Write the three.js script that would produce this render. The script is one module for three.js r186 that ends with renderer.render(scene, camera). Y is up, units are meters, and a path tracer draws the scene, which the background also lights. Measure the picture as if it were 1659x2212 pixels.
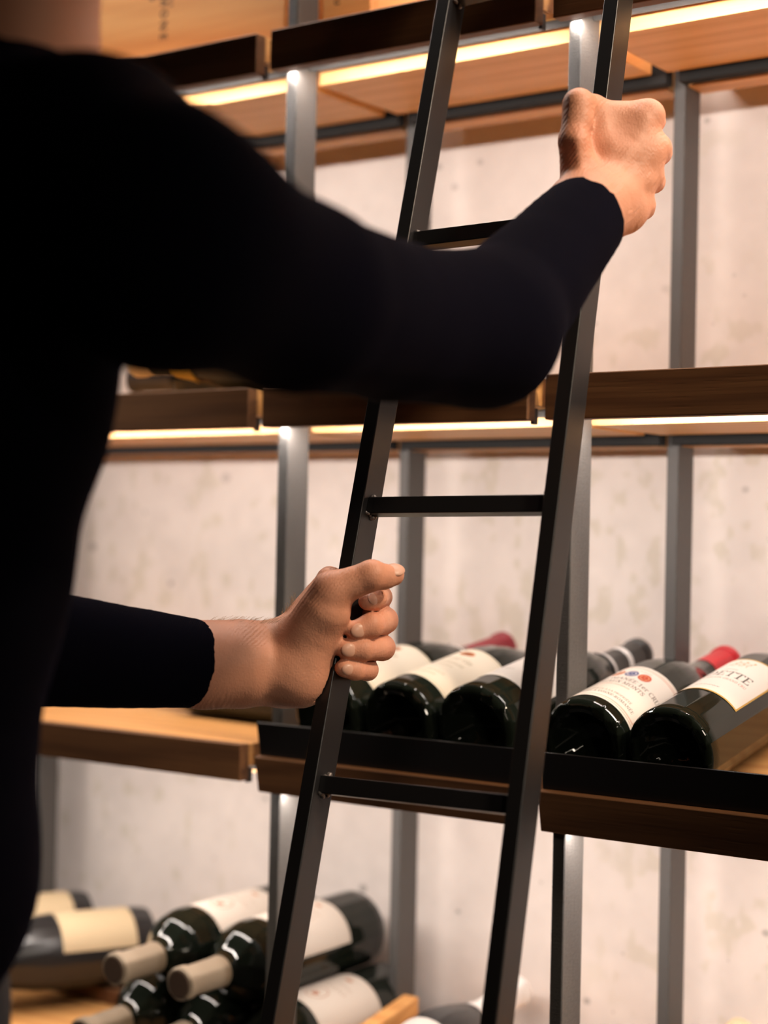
import * as THREE from 'three';
import { RoundedBoxGeometry } from 'three/addons/geometries/RoundedBoxGeometry.js';
import { mergeGeometries, toCreasedNormals } from 'three/addons/utils/BufferGeometryUtils.js';
import { RectAreaLightUniformsLib } from 'three/addons/lights/RectAreaLightUniformsLib.js';

// ---------------------------------------------------------------- camera, light, exposure
const scene = new THREE.Scene();
scene.background = new THREE.Color(0x000000);
const F = 3727.145, CX = 829.5, CY = 1106;
const camera = new THREE.PerspectiveCamera(2 * Math.atan(CY / F) * 180 / Math.PI, 1659 / 2212, 0.05, 30);
camera.position.set(0.95059, 1.20345, 1.15991);
camera.rotation.set(0.01778, 0.62423, 0.02194, 'YXZ');
camera.focus = 1.235;
camera.userData.fStop = 3.1;
camera.updateMatrixWorld(true);

const renderer = new THREE.WebGLRenderer({ antialias: true });
renderer.toneMapping = THREE.LinearToneMapping;
renderer.toneMappingExposure = 1.0;
renderer.shadowMap.enabled = true;
RectAreaLightUniformsLib.init();
const LED = { color: new THREE.Color().setRGB(1.0, 0.885, 0.80), power: 200, height: 0.005 };
const SPOT = { color: new THREE.Color().setRGB(1.0, 0.78, 0.56), power: 10.5, at: [1.75, 2.42, 0.3], aim: [0.33, 1.22, 0.1], angle: 0.3 };  // unseen spot, placed to light the hands and side faces
const FILL = { color: new THREE.Color().setRGB(1.0, 0.84, 0.68), power: 3.0, at: [1.9, 1.72, 1.3], aim: [0.17, 1.15, 0.15], angle: 0.16 };  // unseen spot, placed to light the lower hand and shelf fronts

const SIDE = { color: new THREE.Color().setRGB(1.0, 0.82, 0.64), power: 3.4, at: [-1.05, 2.25, 0.85], aim: [-0.24, 1.15, 0.0], angle: 0.21 };  // unseen spot, placed to light the board fronts of the wide bay

// ---------------------------------------------------------------- helpers
const V = (x, y, z) => new THREE.Vector3(x, y, z);
const at = (u, v, d) => V((u - CX) / F * d, -(v - CY) / F * d, -d).applyMatrix4(camera.matrixWorld);   // a point at distance d along the view axis
const taken = {};
function numbered(name) { const k = taken[name] = (taken[name] ?? -1) + 1; return k ? name + '_' + String(k).padStart(3, '0') : name; }
function tag(o, label, category, group, kind) {
  if (label) o.userData.label = label;
  if (category) o.userData.category = category;
  if (group) o.userData.group = group;
  if (kind) o.userData.kind = kind;
  return o;
}
function obj(name, geometry, material, parent = scene) {
  const m = new THREE.Mesh(geometry, material);
  m.name = parent === scene ? numbered(name) : name;
  m.castShadow = m.receiveShadow = true;
  parent.add(m);
  return m;
}
function thing(name, label, category, position = [0, 0, 0], group, kind) {
  const o = new THREE.Group();
  o.name = numbered(name);
  o.position.set(...position);
  scene.add(o);
  return tag(o, label, category, group, kind);
}
let seed = 12345;
const rnd = () => { seed = (seed * 1664525 + 1013904223) % 4294967296; return seed / 4294967296; };
const mix = (a, b, t) => a + (b - a) * t;
const sstep = (a, b, x) => { const t = Math.min(1, Math.max(0, (x - a) / (b - a))); return t * t * (3 - 2 * t); };
const hash = (x, y, z, s) => { let h = Math.imul(x, 374761393) ^ Math.imul(y, 668265263) ^ Math.imul(z, 2147483647) ^ Math.imul(s, 1274126177); h = Math.imul(h ^ (h >>> 13), 1274126177); return ((h ^ (h >>> 16)) >>> 0) / 4294967296; };
function noise(x, y, z = 0, s = 0) {
  const xi = Math.floor(x), yi = Math.floor(y), zi = Math.floor(z), f = (t) => t * t * (3 - 2 * t), u = f(x - xi), v = f(y - yi), w = f(z - zi);
  const c = (a, b, d) => hash(xi + a, yi + b, zi + d, s);
  return mix(mix(mix(c(0, 0, 0), c(1, 0, 0), u), mix(c(0, 1, 0), c(1, 1, 0), u), v), mix(mix(c(0, 0, 1), c(1, 0, 1), u), mix(c(0, 1, 1), c(1, 1, 1), u), v), w);
}
const fbm = (x, y, z, s, n = 4) => { let a = 0.5, t = 0; for (let i = 0; i < n; i++) { t += a * noise(x, y, z, s + i); x *= 2.03; y *= 2.03; z *= 2.03; a *= 0.5; } return t; };

// A rounded box between two corners whose uv are metres: x along the grain on long faces.
function box(x0, x1, y0, y1, z0, z1, r = 0.0012, du = 0, dv = 0) {
  const w = x1 - x0, h = y1 - y0, d = z1 - z0;
  const g = new RoundedBoxGeometry(w, h, d, 2, Math.min(r, w * 0.4, h * 0.4, d * 0.4));
  const n = g.attributes.normal, p = g.attributes.position, uv = g.attributes.uv;
  for (let i = 0; i < p.count; i++) {
    const ax = Math.abs(n.getX(i)), ay = Math.abs(n.getY(i)), az = Math.abs(n.getZ(i));
    if (az >= ax && az >= ay) uv.setXY(i, p.getX(i) + du, p.getY(i) + dv);
    else if (ay >= ax) uv.setXY(i, p.getX(i) + du, p.getZ(i) + dv + 0.31);
    else uv.setXY(i, p.getZ(i) * 0.15 + du, p.getY(i) + p.getZ(i) * 0.4 + dv);
  }
  g.translate((x0 + x1) / 2, (y0 + y1) / 2, (z0 + z1) / 2);
  return g;
}
const rand2 = () => [rnd() * 3, rnd() * 3];

// ---------------------------------------------------------------- textures and materials
function dataTexture(w, h, fn, srgb, repeat) {
  const a = new Uint8Array(w * h * 4);
  for (let y = 0; y < h; y++) for (let x = 0; x < w; x++) {
    const c = fn(x / w, y / h, x, y), o = (y * w + x) * 4;
    for (let k = 0; k < 3; k++) a[o + k] = Math.max(0, Math.min(255, c[k] * 255));
    a[o + 3] = 255;
  }
  const t = new THREE.DataTexture(a, w, h);
  t.wrapS = t.wrapT = THREE.MirroredRepeatWrapping;
  t.magFilter = THREE.LinearFilter; t.minFilter = THREE.LinearMipmapLinearFilter; t.generateMipmaps = true;
  if (srgb) t.colorSpace = THREE.SRGBColorSpace;
  if (repeat) t.repeat.set(...repeat);
  t.needsUpdate = true;
  return t;
}
// oak: 1 texture = 0.6 m along the grain, 0.3 m across
function oakValue(u, v, s) {
  const warp = fbm(u * 2.2, v * 5, 0, s, 3) * 2.4 + fbm(u * 0.8, v * 1.3, 3, s + 9, 2) * 1.6;
  const ring = 0.5 + 0.5 * Math.sin((v * 11 + warp) * 6.283);
  const streak = noise(u * 9, v * 190, 0, s + 20), pore = noise(u * 26, v * 420, 0, s + 31);
  return { ring: Math.pow(ring, 1.6), streak, pore: pore > 0.8 ? (pore - 0.8) * 5 : 0, big: fbm(u * 1.2, v * 2, 7, s + 40, 2) };
}
function oakTexture(s, light, dark) {
  return dataTexture(1024, 512, (u, v) => {
    const o = oakValue(u, v, s), t = Math.min(1, 0.32 * o.ring + 0.25 * o.streak + 0.35 * o.big + 0.22 * o.pore);
    return [0, 1, 2].map((k) => mix(light[k], dark[k], t));
  }, true, [1 / 0.6, 1 / 0.3]);
}
const oakBump = dataTexture(1024, 512, (u, v) => { const o = oakValue(u, v, 3), t = 0.8 - 0.4 * o.pore - 0.2 * o.streak; return [t, t, t]; }, false, [1 / 0.6, 1 / 0.3]);
const std = (o) => new THREE.MeshStandardMaterial(o), phys = (o) => new THREE.MeshPhysicalMaterial(o);
const M = {
  oak: std({ map: oakTexture(3, [0.89, 0.675, 0.42], [0.74, 0.505, 0.28]), roughness: 0.55, bumpMap: oakBump, bumpScale: 0.0003 }),
  oakLit: std({ map: oakTexture(8, [0.96, 0.765, 0.51], [0.84, 0.605, 0.355]), roughness: 0.5, bumpMap: oakBump, bumpScale: 0.0003 }),  // oak lightened: the light under the shelves is put into the colour
  front: std({ map: oakTexture(5, [0.50, 0.345, 0.215], [0.30, 0.18, 0.10]), roughness: 0.6, bumpMap: oakBump, bumpScale: 0.0003 }),  // oak darkened: shade on the backlit shelf fronts is put into the colour
  pine: std({ map: oakTexture(11, [0.86, 0.66, 0.42], [0.72, 0.48, 0.25]), roughness: 0.6 }),
  black: std({ color: new THREE.Color().setRGB(0.013, 0.0125, 0.014), roughness: 0.42 }),
  post: phys({ color: new THREE.Color().setRGB(0.065, 0.061, 0.058), roughness: 0.46, bumpMap: dataTexture(256, 256, (u, v, x, y) => { const t = noise(x * 0.33, y * 0.33, 0, 77); return [t, t, t]; }, false, [40, 40]), bumpScale: 0.00025 }),
  ladder: phys({ color: new THREE.Color().setRGB(0.009, 0.0085, 0.009), roughness: 0.36 }),
  weld: std({ color: new THREE.Color().setRGB(0.16, 0.14, 0.13), roughness: 0.35, metalness: 0.5 }),
  glass: phys({ color: new THREE.Color().setRGB(0.006, 0.008, 0.0055), roughness: 0.06, ior: 1.45, specularIntensity: 0.65 }),
  glassMatte: phys({ color: new THREE.Color().setRGB(0.02, 0.02, 0.021), roughness: 0.3, ior: 1.5 }),
  red: std({ color: 0xc4202c, roughness: 0.42 }),
  wine: std({ color: 0x84232f, roughness: 0.5 }),
  capBlack: std({ color: new THREE.Color().setRGB(0.03, 0.028, 0.028), roughness: 0.38 }),
  silver: std({ color: new THREE.Color().setRGB(0.86, 0.84, 0.83), roughness: 0.4 }),
  tan: std({ color: new THREE.Color().setRGB(0.27, 0.215, 0.16), roughness: 0.42, metalness: 0.15 }),
  capEnd: std({ color: new THREE.Color().setRGB(0.10, 0.065, 0.05), roughness: 0.5 }),
  cream: std({ color: new THREE.Color().setRGB(0.78, 0.64, 0.42), roughness: 0.55 }),
  whiteCap: std({ color: new THREE.Color().setRGB(0.84, 0.82, 0.8), roughness: 0.4 }),
  yellow: std({ color: new THREE.Color().setRGB(0.62, 0.4, 0.03), roughness: 0.5 }),
  led: std({ color: 0xffffff, emissive: LED.color, emissiveIntensity: 5 }),
  alu: std({ color: 0x9a9a9a, roughness: 0.4, metalness: 0.8 }),
  matte: std({ color: new THREE.Color().setRGB(0.004, 0.0038, 0.0038), roughness: 0.9 }),  // near-black: shade on the rear cross bars is put into the colour
  plaster: std({ color: new THREE.Color().setRGB(0.10, 0.095, 0.09), roughness: 0.9 }),
  trousers: std({ color: new THREE.Color().setRGB(0.02, 0.021, 0.027), roughness: 0.95 }),
  leather: std({ color: new THREE.Color().setRGB(0.03, 0.018, 0.012), roughness: 0.5 }),
  hair: std({ color: new THREE.Color().setRGB(0.03, 0.018, 0.012), roughness: 0.7 }),
};
// concrete: 1 texture = 2.4 m
const concreteValue = (() => {
  const pits = [];
  let s = 5; const r = () => { s = (s * 1664525 + 1013904223) % 4294967296; return s / 4294967296; };
  for (let i = 0; i < 620; i++) pits.push([r(), r(), 0.0006 + r() * r() * 0.0035, 0.25 + r() * 0.75]);
  const N = 48, cell = Array.from({ length: N * N }, () => []);
  pits.forEach((p) => { for (let a = -1; a <= 1; a++) for (let b = -1; b <= 1; b++) { const i = Math.floor(p[0] * N) + a, j = Math.floor(p[1] * N) + b; if (i >= 0 && j >= 0 && i < N && j < N) cell[j * N + i].push(p); } });
  return (u, v) => {
    const blot = fbm(u * 14, v * 14, 0, 91, 4), fine = fbm(u * 160, v * 160, 0, 95, 2), spot = fbm(u * 150, v * 110, 5, 99, 3), zone = fbm(u * 7, v * 7, 2, 93, 2);
    let pit = 0;
    for (const [x, y, q, d] of cell[Math.min(N - 1, Math.floor(v * N)) * N + Math.min(N - 1, Math.floor(u * N))]) pit = Math.max(pit, d * (1 - sstep(q * 0.5, q, Math.hypot(u - x, (v - y) * 1.2))));
    return { t: (blot - 0.47) * 0.2 + (fine - 0.37) * 0.06, stain: sstep(0.5, 0.66, spot) * sstep(0.3, 0.5, zone), pit };
  };
})();
M.concrete = std({
  map: dataTexture(2048, 2048, (u, v) => { const c = concreteValue(u, v), k = 1 + c.t - 0.055 * c.stain - 0.24 * c.pit; return [0.845 * k, 0.813 * k, 0.794 * k - 0.025 * c.stain]; }, true, [1 / 2.4, 1 / 2.4]),
  roughness: 0.85,
});

// ---------------------------------------------------------------- the room
const X = [-0.4925, 0, 0.2815, 0.9], PW = 0.0113, PD = 0.03, ZR = -0.1825, WALL = -0.265;
const S = { S0: 1.9175, S1: 1.6095, S2: 1.3003, S3: 0.9945, S4: 0.6845 };
const structure = (name, g, m) => tag(obj(name, g, m), null, null, null, 'structure');
structure('wall_back', box(-2.4, 2.8, 0, 2.75, WALL - 0.2, WALL, 0.001, 1.3, 1.2), M.concrete);
structure('wall_left', box(-2.6, -2.4, 0, 2.75, WALL - 0.2, 3.4, 0.001), M.plaster);
structure('wall_right', box(2.8, 3.0, 0, 2.75, WALL - 0.2, 3.4, 0.001), M.plaster);
structure('wall_front', box(-2.6, 3.0, 0, 2.75, 3.4, 3.6, 0.001), M.plaster);
structure('floor', box(-2.6, 3.0, -0.2, 0, WALL - 0.2, 3.6, 0.001), M.plaster);
structure('ceiling', box(-2.6, 3.0, 2.75, 2.95, WALL - 0.2, 3.6, 0.001), M.plaster);

// ---------------------------------------------------------------- shelving frame
const frame = thing('shelving_frame', 'dark grey steel shelving frame of slim upright posts standing against the concrete wall', 'shelving');
for (const x of X) {
  obj('front_post', box(x, x + PW, 0, 2.3, -PD, 0, 0.0014), M.post, frame);
  obj('rear_post', box(x, x + PW, 0, 2.3, ZR - PD, ZR, 0.0014), M.post, frame);
}
for (const b of Object.values(S)) for (let i = 0; i < 3; i++) {
  const tube = (z, y, r) => { const g = new THREE.CylinderGeometry(r, r, X[i + 1] - X[i] - PW, 16); g.rotateZ(Math.PI / 2); g.translate((X[i] + PW + X[i + 1]) / 2, y, z); return g; };
  obj('cross_bar', tube(-0.0205, b + 0.0084, 0.0034), M.post, frame);
  obj('cross_bar', box(X[i] + PW, X[i + 1], b - (b === S.S3 && i ? 0 : 0.0085), b + 0.0115, -0.181, -0.168, 0.001), M.matte, frame);
}

// ---------------------------------------------------------------- wooden shelves
const LEVEL = { S0: 'highest shelf above the wooden crates', S1: 'shelf that carries the wooden crates', S2: 'middle shelf at elbow height', S3: 'shelf with the displayed wine bottles', S4: 'lowest shelf with the stacked bottles' };
function shelf(b, i, h, label, tilt = 0, lip = false) {
  const x0 = X[i] - 0.004, x1 = X[i + 1] - 0.0195, [u, v] = rand2(), [u2, v2] = rand2();
  const t = thing('wooden_shelf', label, 'shelf', [0, b, tilt ? 0.0115 : 0.018]);
  t.rotation.x = tilt;
  obj('front_board', box(x0, x1, 0, h, -0.0125, 0, 0.0012, u, v), M.front, t);
  obj('top_panel', box(X[i] + PW + 0.001, x1, 0.012, h - 0.0002, tilt ? -0.268 : -0.2822, -0.0125, 0.0008, u2, v2), M.oak, t);
  obj('under_plank', box(X[i] + PW + 0.0005 - (tilt ? 0 : 0.0085), x1 + 0.008, -0.0006, 0.0118, tilt ? -0.175 : -0.181, -0.0602, 0.0006, v, u), M.oakLit, t);
  obj('rear_batten', box(X[i] + PW + 0.001, x1 + 0.012, -0.009, 0.0118, -0.231, -0.2035, 0.001, v2, u), M.oak, t);
  if (lip) obj('metal_lip', mergeGeometries([box(x0 + 0.002, x1, h, h + 0.0292, -0.0075, -0.0055, 0.0006), box(x0 + 0.002, x1, h, h + 0.0014, -0.03, -0.0055, 0.0005)]), M.black, t);
  return t;
}
const TILT = 0.2, TILT4 = 0.2;
shelf(S.S0, 0, 0.035, 'plain oak shelf above the big lettered wooden crate');
shelf(S.S0, 1, 0.035, 'plain oak shelf above the small wooden crate');
shelf(S.S0, 2, 0.035, 'plain oak shelf at the top above the empty bay');
shelf(S.S1, 0, 0.035, 'oak shelf with the big lettered wooden crate standing on it');
shelf(S.S1, 1, 0.035, 'oak shelf with the small wooden crate on it, crossed by the ladder');
shelf(S.S1, 2, 0.035, 'oak shelf just above the gripping fist, with a bright plank edge below');
shelf(S.S2, 0, 0.035, 'oak shelf seen under the arm carrying a lying bottle with yellow label');
shelf(S.S2, 1, 0.035, 'oak shelf half hidden behind the dark sleeve and elbow');
shelf(S.S2, 2, 0.035, 'empty oak shelf, front colour darkened as shade, with a glowing edge beside the ladder');
shelf(S.S3, 0, 0.032, 'flat light oak shelf below the bare forearm');
shelf(S.S3 - 0.008, 1, 0.0315, 'tilted oak shelf with a black metal lip behind both ladder stiles', TILT, true);
shelf(S.S3 - 0.0095, 2, 0.0325, 'tilted oak shelf, front colour darkened as shade, with a black metal lip under two label-up bottles', TILT, true);
shelf(S.S4, 0, 0.035, 'light oak shelf at the bottom under the pile of bottles');
shelf(S.S4 - 0.019, 1, 0.032, 'tilted oak shelf at the bottom between the ladder stiles', TILT4, true);
shelf(S.S4 - 0.019, 2, 0.032, 'tilted oak shelf at the bottom under the cream-capped bottle', TILT4, true);

// LED strips behind the front boards, each with a light just below its glowing face
const stripLabel = { S0: 'warm LED strip under the highest shelf above the crates', S1: 'warm LED strip under the shelf that carries the crates', S2: 'warm LED strip under the empty shelf beside the elbow', S3: 'warm LED strip under the shelf of tilted bottles' };
for (const k of ['S0', 'S1', 'S2', 'S3']) {
  const b = S[k], n = V(0, -0.8, -0.6);
  const t = thing('led_strip', stripLabel[k], 'light', [0, b, 0]);
  for (let i = 0; i < 3; i++) {
    const low = k === 'S3' && i > 0 ? -0.0088 : 0, dz = low ? -0.006 : 0, x0 = X[i] + (low ? PW + 0.001 : 0.003), x1 = X[i + 1] - 0.024;
    obj('profile', mergeGeometries([box(x0, x1, 0.0065 + low, 0.0105 + low, 0.0004 + dz, 0.0052 + dz, 0.0004), box(x1, x1 + 0.003, -0.0022 + low, 0.0105 + low, -0.001 + dz, 0.0055 + dz, 0.0004)]), M.black, t);
    obj('diffuser', box(x0, x1, 0.0045 + low, 0.0064 + low, 0.0006 + dz, 0.005 + dz, 0.0004), M.led, t);
    const l = new THREE.RectAreaLight(LED.color, LED.power * (k === 'S0' ? 2.5 : 1), x1 - x0, LED.height);  // the unseen top strip is stronger, to light the crates
    l.position.set((x0 + x1) / 2, b - 0.0006 + low, 0.0025 + dz);
    l.lookAt(l.position.clone().add(n));
    scene.add(l);
  }
}
// unseen spots out of view, each placed for what it lights
function unseenSpot(s, label) {
  const p = V(...s.at), q = V(...s.aim), t = thing('unseen_spotlight', label, 'lamp', s.at);
  const can = new THREE.Group(); can.name = 'lamp_head'; t.add(can);
  can.quaternion.setFromUnitVectors(V(0, -1, 0), q.clone().sub(p).normalize());
  obj('housing', new THREE.LatheGeometry([[0, 0.12], [0.04, 0.12], [0.045, 0.11], [0.045, -0.02], [0.041, -0.02], [0.04, 0.0]].map((a) => new THREE.Vector2(...a)), 28), M.black, can);
  const lens = new THREE.CylinderGeometry(0.038, 0.038, 0.004, 24); lens.translate(0, 0.004, 0);
  obj('lens', lens, std({ color: 0xffffff, emissive: s.color, emissiveIntensity: 4 }), can);
  const stem = new THREE.CylinderGeometry(0.008, 0.008, 2.75 - s.at[1] - 0.1, 12); stem.translate(0, (2.75 - s.at[1] + 0.1) / 2, 0);
  obj('stem', stem, M.black, t);
  const l = new THREE.SpotLight(s.color, s.power, 0, s.angle, 0.55, 2);
  l.position.copy(p.clone().add(q.clone().sub(p).normalize().multiplyScalar(0.025)));
  l.target.position.copy(q); scene.add(l, l.target);
  l.castShadow = true; l.shadow.radius = 5; l.shadow.mapSize.set(2048, 2048);
}
unseenSpot(SPOT, 'unseen black spotlight out of view, placed to light the hands and ladder from the side');
unseenSpot(FILL, 'unseen black spotlight out of view, placed to light the lower hand and shelf fronts');

unseenSpot(SIDE, 'unseen black spotlight out of view, placed to light the wide bay of shelves');

// ---------------------------------------------------------------- ladder
const LAD = { sw: 0.01189, sd: 0.02198, W: 0.16127, tp: 0.0271, r: [0.24496, 0.03863, -0.16156], rh: 0.01226, zr: -0.0055 };
const ladder = thing('ladder', 'slim black steel library ladder leaning against the wine shelves, held by the man', 'ladder', [0.2084, 1.2, 0.18]);
ladder.rotation.set(-0.26092, -0.00775, 0.015, 'YXZ');
ladder.updateMatrixWorld(true);
{
  const lo = -1.235, hi = 0.66, shear = (g) => { const p = g.attributes.position; for (let i = 0; i < p.count; i++) p.setX(i, p.getX(i) - LAD.tp * p.getY(i)); return g; };
  obj('stile', box(0, LAD.sw, lo, hi, -LAD.sd, 0, 0.0011), M.ladder, ladder);
  obj('stile', shear(box(LAD.W, LAD.W + LAD.sw, lo, hi, -LAD.sd, 0, 0.0011)), M.ladder, ladder);
  const ys = [...LAD.r];
  for (let k = 1; k <= 4; k++) ys.push(LAD.r[2] - 0.205 * k);
  ys.push(LAD.r[0] + 0.206);
  for (const y of ys) {
    const rung = obj('rung', box(LAD.sw, LAD.W - LAD.tp * y, y - LAD.rh, y, LAD.zr - 0.011, LAD.zr, 0.0007), M.ladder, ladder);
    const blobs = [];
    for (const [x, side] of [[LAD.sw, 1], [LAD.W - LAD.tp * y, -1]]) for (const yy of [y, y - LAD.rh]) for (let k = 0; k < 7; k++) {
      const g = new THREE.IcosahedronGeometry(0.0011 + rnd() * 0.0008, 1);
      g.scale(0.8 + rnd() * 0.6, 0.7 + rnd() * 0.7, 0.8 + rnd() * 0.5);
      g.rotateZ(rnd() * 3); g.translate(x + side * (0.0002 + rnd() * 0.0018), yy + (rnd() - 0.5) * 0.0022 + (yy === y ? 0.0006 : -0.0006), LAD.zr - rnd() * 0.0105);
      blobs.push(g);
    }
    obj('weld', mergeGeometries(blobs), M.weld, rung);
  }
  for (const x of [LAD.sw / 2, LAD.W - LAD.tp * lo + LAD.sw / 2]) obj('foot', box(x - 0.011, x + 0.011, lo - 0.012, lo + 0.03, -LAD.sd - 0.004, 0.004, 0.003), M.black, ladder);
}

// ---------------------------------------------------------------- the man
// A mesh of the surface f = 0 on a grid (surface nets), normals from the field.
function netMesh(f, lo, hi, h, colorOf) {
  const n = [0, 1, 2].map((k) => Math.ceil((hi[k] - lo[k]) / h) + 1), [nx, ny, nz] = n, val = new Float32Array(nx * ny * nz);
  for (let k = 0, i = 0; k < nz; k++) for (let j = 0; j < ny; j++) for (let q = 0; q < nx; q++, i++) val[i] = f(lo[0] + q * h, lo[1] + j * h, lo[2] + k * h);
  const id = new Int32Array(nx * ny * nz).fill(-1), pos = [], index = [], off = [0, 1, nx, nx + 1, nx * ny, nx * ny + 1, nx * ny + nx, nx * ny + nx + 1];
  const edges = [[0, 1], [2, 3], [4, 5], [6, 7], [0, 2], [1, 3], [4, 6], [5, 7], [0, 4], [1, 5], [2, 6], [3, 7]];
  for (let k = 0; k < nz - 1; k++) for (let j = 0; j < ny - 1; j++) for (let q = 0; q < nx - 1; q++) {
    const o = q + nx * (j + ny * k);
    let neg = 0;
    for (const d of off) if (val[o + d] < 0) neg++;
    if (neg === 0 || neg === 8) continue;
    let x = 0, y = 0, z = 0, c = 0;
    for (const [a, b] of edges) {
      const va = val[o + off[a]], vb = val[o + off[b]];
      if ((va < 0) === (vb < 0)) continue;
      const t = va / (va - vb);
      x += mix(a & 1, b & 1, t); y += mix((a >> 1) & 1, (b >> 1) & 1, t); z += mix(a >> 2, b >> 2, t); c++;
    }
    id[o] = pos.length / 3;
    pos.push(lo[0] + (q + x / c) * h, lo[1] + (j + y / c) * h, lo[2] + (k + z / c) * h);
  }
  const st = [1, nx, nx * ny];
  for (let k = 1; k < nz - 1; k++) for (let j = 1; j < ny - 1; j++) for (let q = 1; q < nx - 1; q++) {
    const o = q + nx * (j + ny * k), a = val[o] < 0;
    for (let d = 0; d < 3; d++) {
      if (a === (val[o + st[d]] < 0)) continue;
      const s1 = st[(d + 1) % 3], s2 = st[(d + 2) % 3], v = [id[o - s1 - s2], id[o - s2], id[o], id[o - s1]];
      if (v.some((w) => w < 0)) continue;
      if (a) index.push(v[0], v[1], v[2], v[0], v[2], v[3]); else index.push(v[0], v[2], v[1], v[0], v[3], v[2]);
    }
  }
  const P = new Float32Array(pos), N = new Float32Array(pos.length), uv = new Float32Array(pos.length / 3 * 2), C = new Float32Array(pos.length), e = h * 0.4;
  for (let i = 0; i < P.length; i += 3) {
    const [x, y, z] = [P[i], P[i + 1], P[i + 2]];
    const g = [f(x + e, y, z) - f(x - e, y, z), f(x, y + e, z) - f(x, y - e, z), f(x, y, z + e) - f(x, y, z - e)], l = Math.hypot(...g) || 1;
    for (let k = 0; k < 3; k++) N[i + k] = g[k] / l;
    uv[i / 3 * 2] = x * 0.85 - z * 0.53; uv[i / 3 * 2 + 1] = y + z * 0.2;
    const c = colorOf ? colorOf(x, y, z) : [1, 1, 1];
    C[i] = c[0]; C[i + 1] = c[1]; C[i + 2] = c[2];
  }
  const g = new THREE.BufferGeometry();
  g.setAttribute('position', new THREE.BufferAttribute(P, 3)); g.setAttribute('normal', new THREE.BufferAttribute(N, 3));
  g.setAttribute('uv', new THREE.BufferAttribute(uv, 2)); g.setAttribute('color', new THREE.BufferAttribute(C, 3));
  g.setIndex(index);
  return g;
}
const J = (u, v, d, rpx) => { const p = at(u, v, d); return { x: p.x, y: p.y, z: p.z, r: rpx * d / F }; };
const W3 = (x, y, z, r) => ({ x, y, z, r });
const bone = (a, b) => { const dx = b.x - a.x, dy = b.y - a.y, dz = b.z - a.z; return { a, dx, dy, dz, l2: dx * dx + dy * dy + dz * dz || 1e-9, dr: b.r - a.r }; };
const chain = (...j) => j.slice(1).map((b, i) => bone(j[i], b));
function boneD(s, x, y, z) {
  const px = x - s.a.x, py = y - s.a.y, pz = z - s.a.z, t = Math.min(1, Math.max(0, (px * s.dx + py * s.dy + pz * s.dz) / s.l2));
  return Math.hypot(px - s.dx * t, py - s.dy * t, pz - s.dz * t) - s.a.r - s.dr * t;
}
const smin = (a, b, k) => { const h = Math.max(k - Math.abs(a - b), 0) / k; return Math.min(a, b) - h * h * k * 0.25; };
const smax = (a, b, k) => -smin(-a, -b, k);
const union = (bones, k) => (x, y, z) => { let d = 1e3; for (const s of bones) d = smin(d, boneD(s, x, y, z), k); return d; };
function bounds(joints, m) {
  const lo = [1e9, 1e9, 1e9], hi = [-1e9, -1e9, -1e9];
  for (const j of joints) ['x', 'y', 'z'].forEach((c, k) => { lo[k] = Math.min(lo[k], j[c] - j.r - m); hi[k] = Math.max(hi[k], j[c] + j.r + m); });
  return [lo, hi];
}
const jointsOf = (bones) => bones.flatMap((s) => [s.a, { x: s.a.x + s.dx, y: s.a.y + s.dy, z: s.a.z + s.dz, r: s.a.r + s.dr }]);
const plane = (p, n) => (x, y, z) => (x - p.x) * n.x + (y - p.y) * n.y + (z - p.z) * n.z;

// joints
const shR = J(335, 512, 0.775, 252), elR = J(1046, 716, 1.03, 160), cuR = J(1262, 470, 1.145, 94), wrR = J(1266, 455, 1.155, 80);
const shL = J(-300, 470, 1.07, 215), elL = J(-60, 1385, 1.115, 140), cuL = J(436, 1436, 1.2, 95), wrL = J(596, 1432, 1.222, 80);
const neck = J(-28, 170, 0.92, 228), neckTop = J(5, -130, 0.92, 222);
const hip = J(-440, 2160, 1.0, 360);
const fwd = V(0.43, 0, -0.9), side = V(0.9, 0, 0.43);

// sweater
const sleeve = (a, b, cut) => { const s = bone(a, b), n = V(b.x - a.x, b.y - a.y, b.z - a.z).normalize(), c = plane(b, n); return (x, y, z) => smax(boneD(s, x, y, z), c(x, y, z) - cut, 0.006); };
const torsoBones = [
  ...chain(J(60, 420, 0.86, 250), J(-125, 800, 0.88, 372), J(-240, 1250, 0.9, 372), J(-328, 1700, 0.91, 378), J(-322, 1885, 0.91, 386)),
  ...chain(J(-330, 470, 1.02, 250), J(-480, 800, 1.05, 330), J(-560, 1250, 1.06, 330), J(-620, 1700, 1.07, 340), J(-630, 1900, 1.07, 345)),
  ...chain(J(-322, 1885, 0.91, 386), J(-372, 2000, 0.92, 372)), ...chain(J(-630, 1900, 1.07, 345), J(-640, 2020, 1.07, 345)),
  ...chain(J(-10, 372, 0.9, 262), J(195, 398, 0.83, 262), shR), ...chain(J(-10, 372, 0.9, 262), J(-200, 400, 1.0, 235), shL),
  bone(J(-10, 372, 0.9, 262), J(-280, 800, 0.97, 370)),
];
const armBones = [...chain(shR, J(640, 641, 0.86, 203), J(840, 693, 0.955, 172), elR), ...chain(shL, elL)];
const foreR = sleeve(J(1050, 712, 1.03, 158), cuR, 0.004), foreL = sleeve(elL, cuL, 0.002);
const torsoD = union(torsoBones, 0.018), armD = union(armBones, 0.008);
const foldDir = V(elR.x - shR.x, elR.y - shR.y, elR.z - shR.z).normalize();
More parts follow.
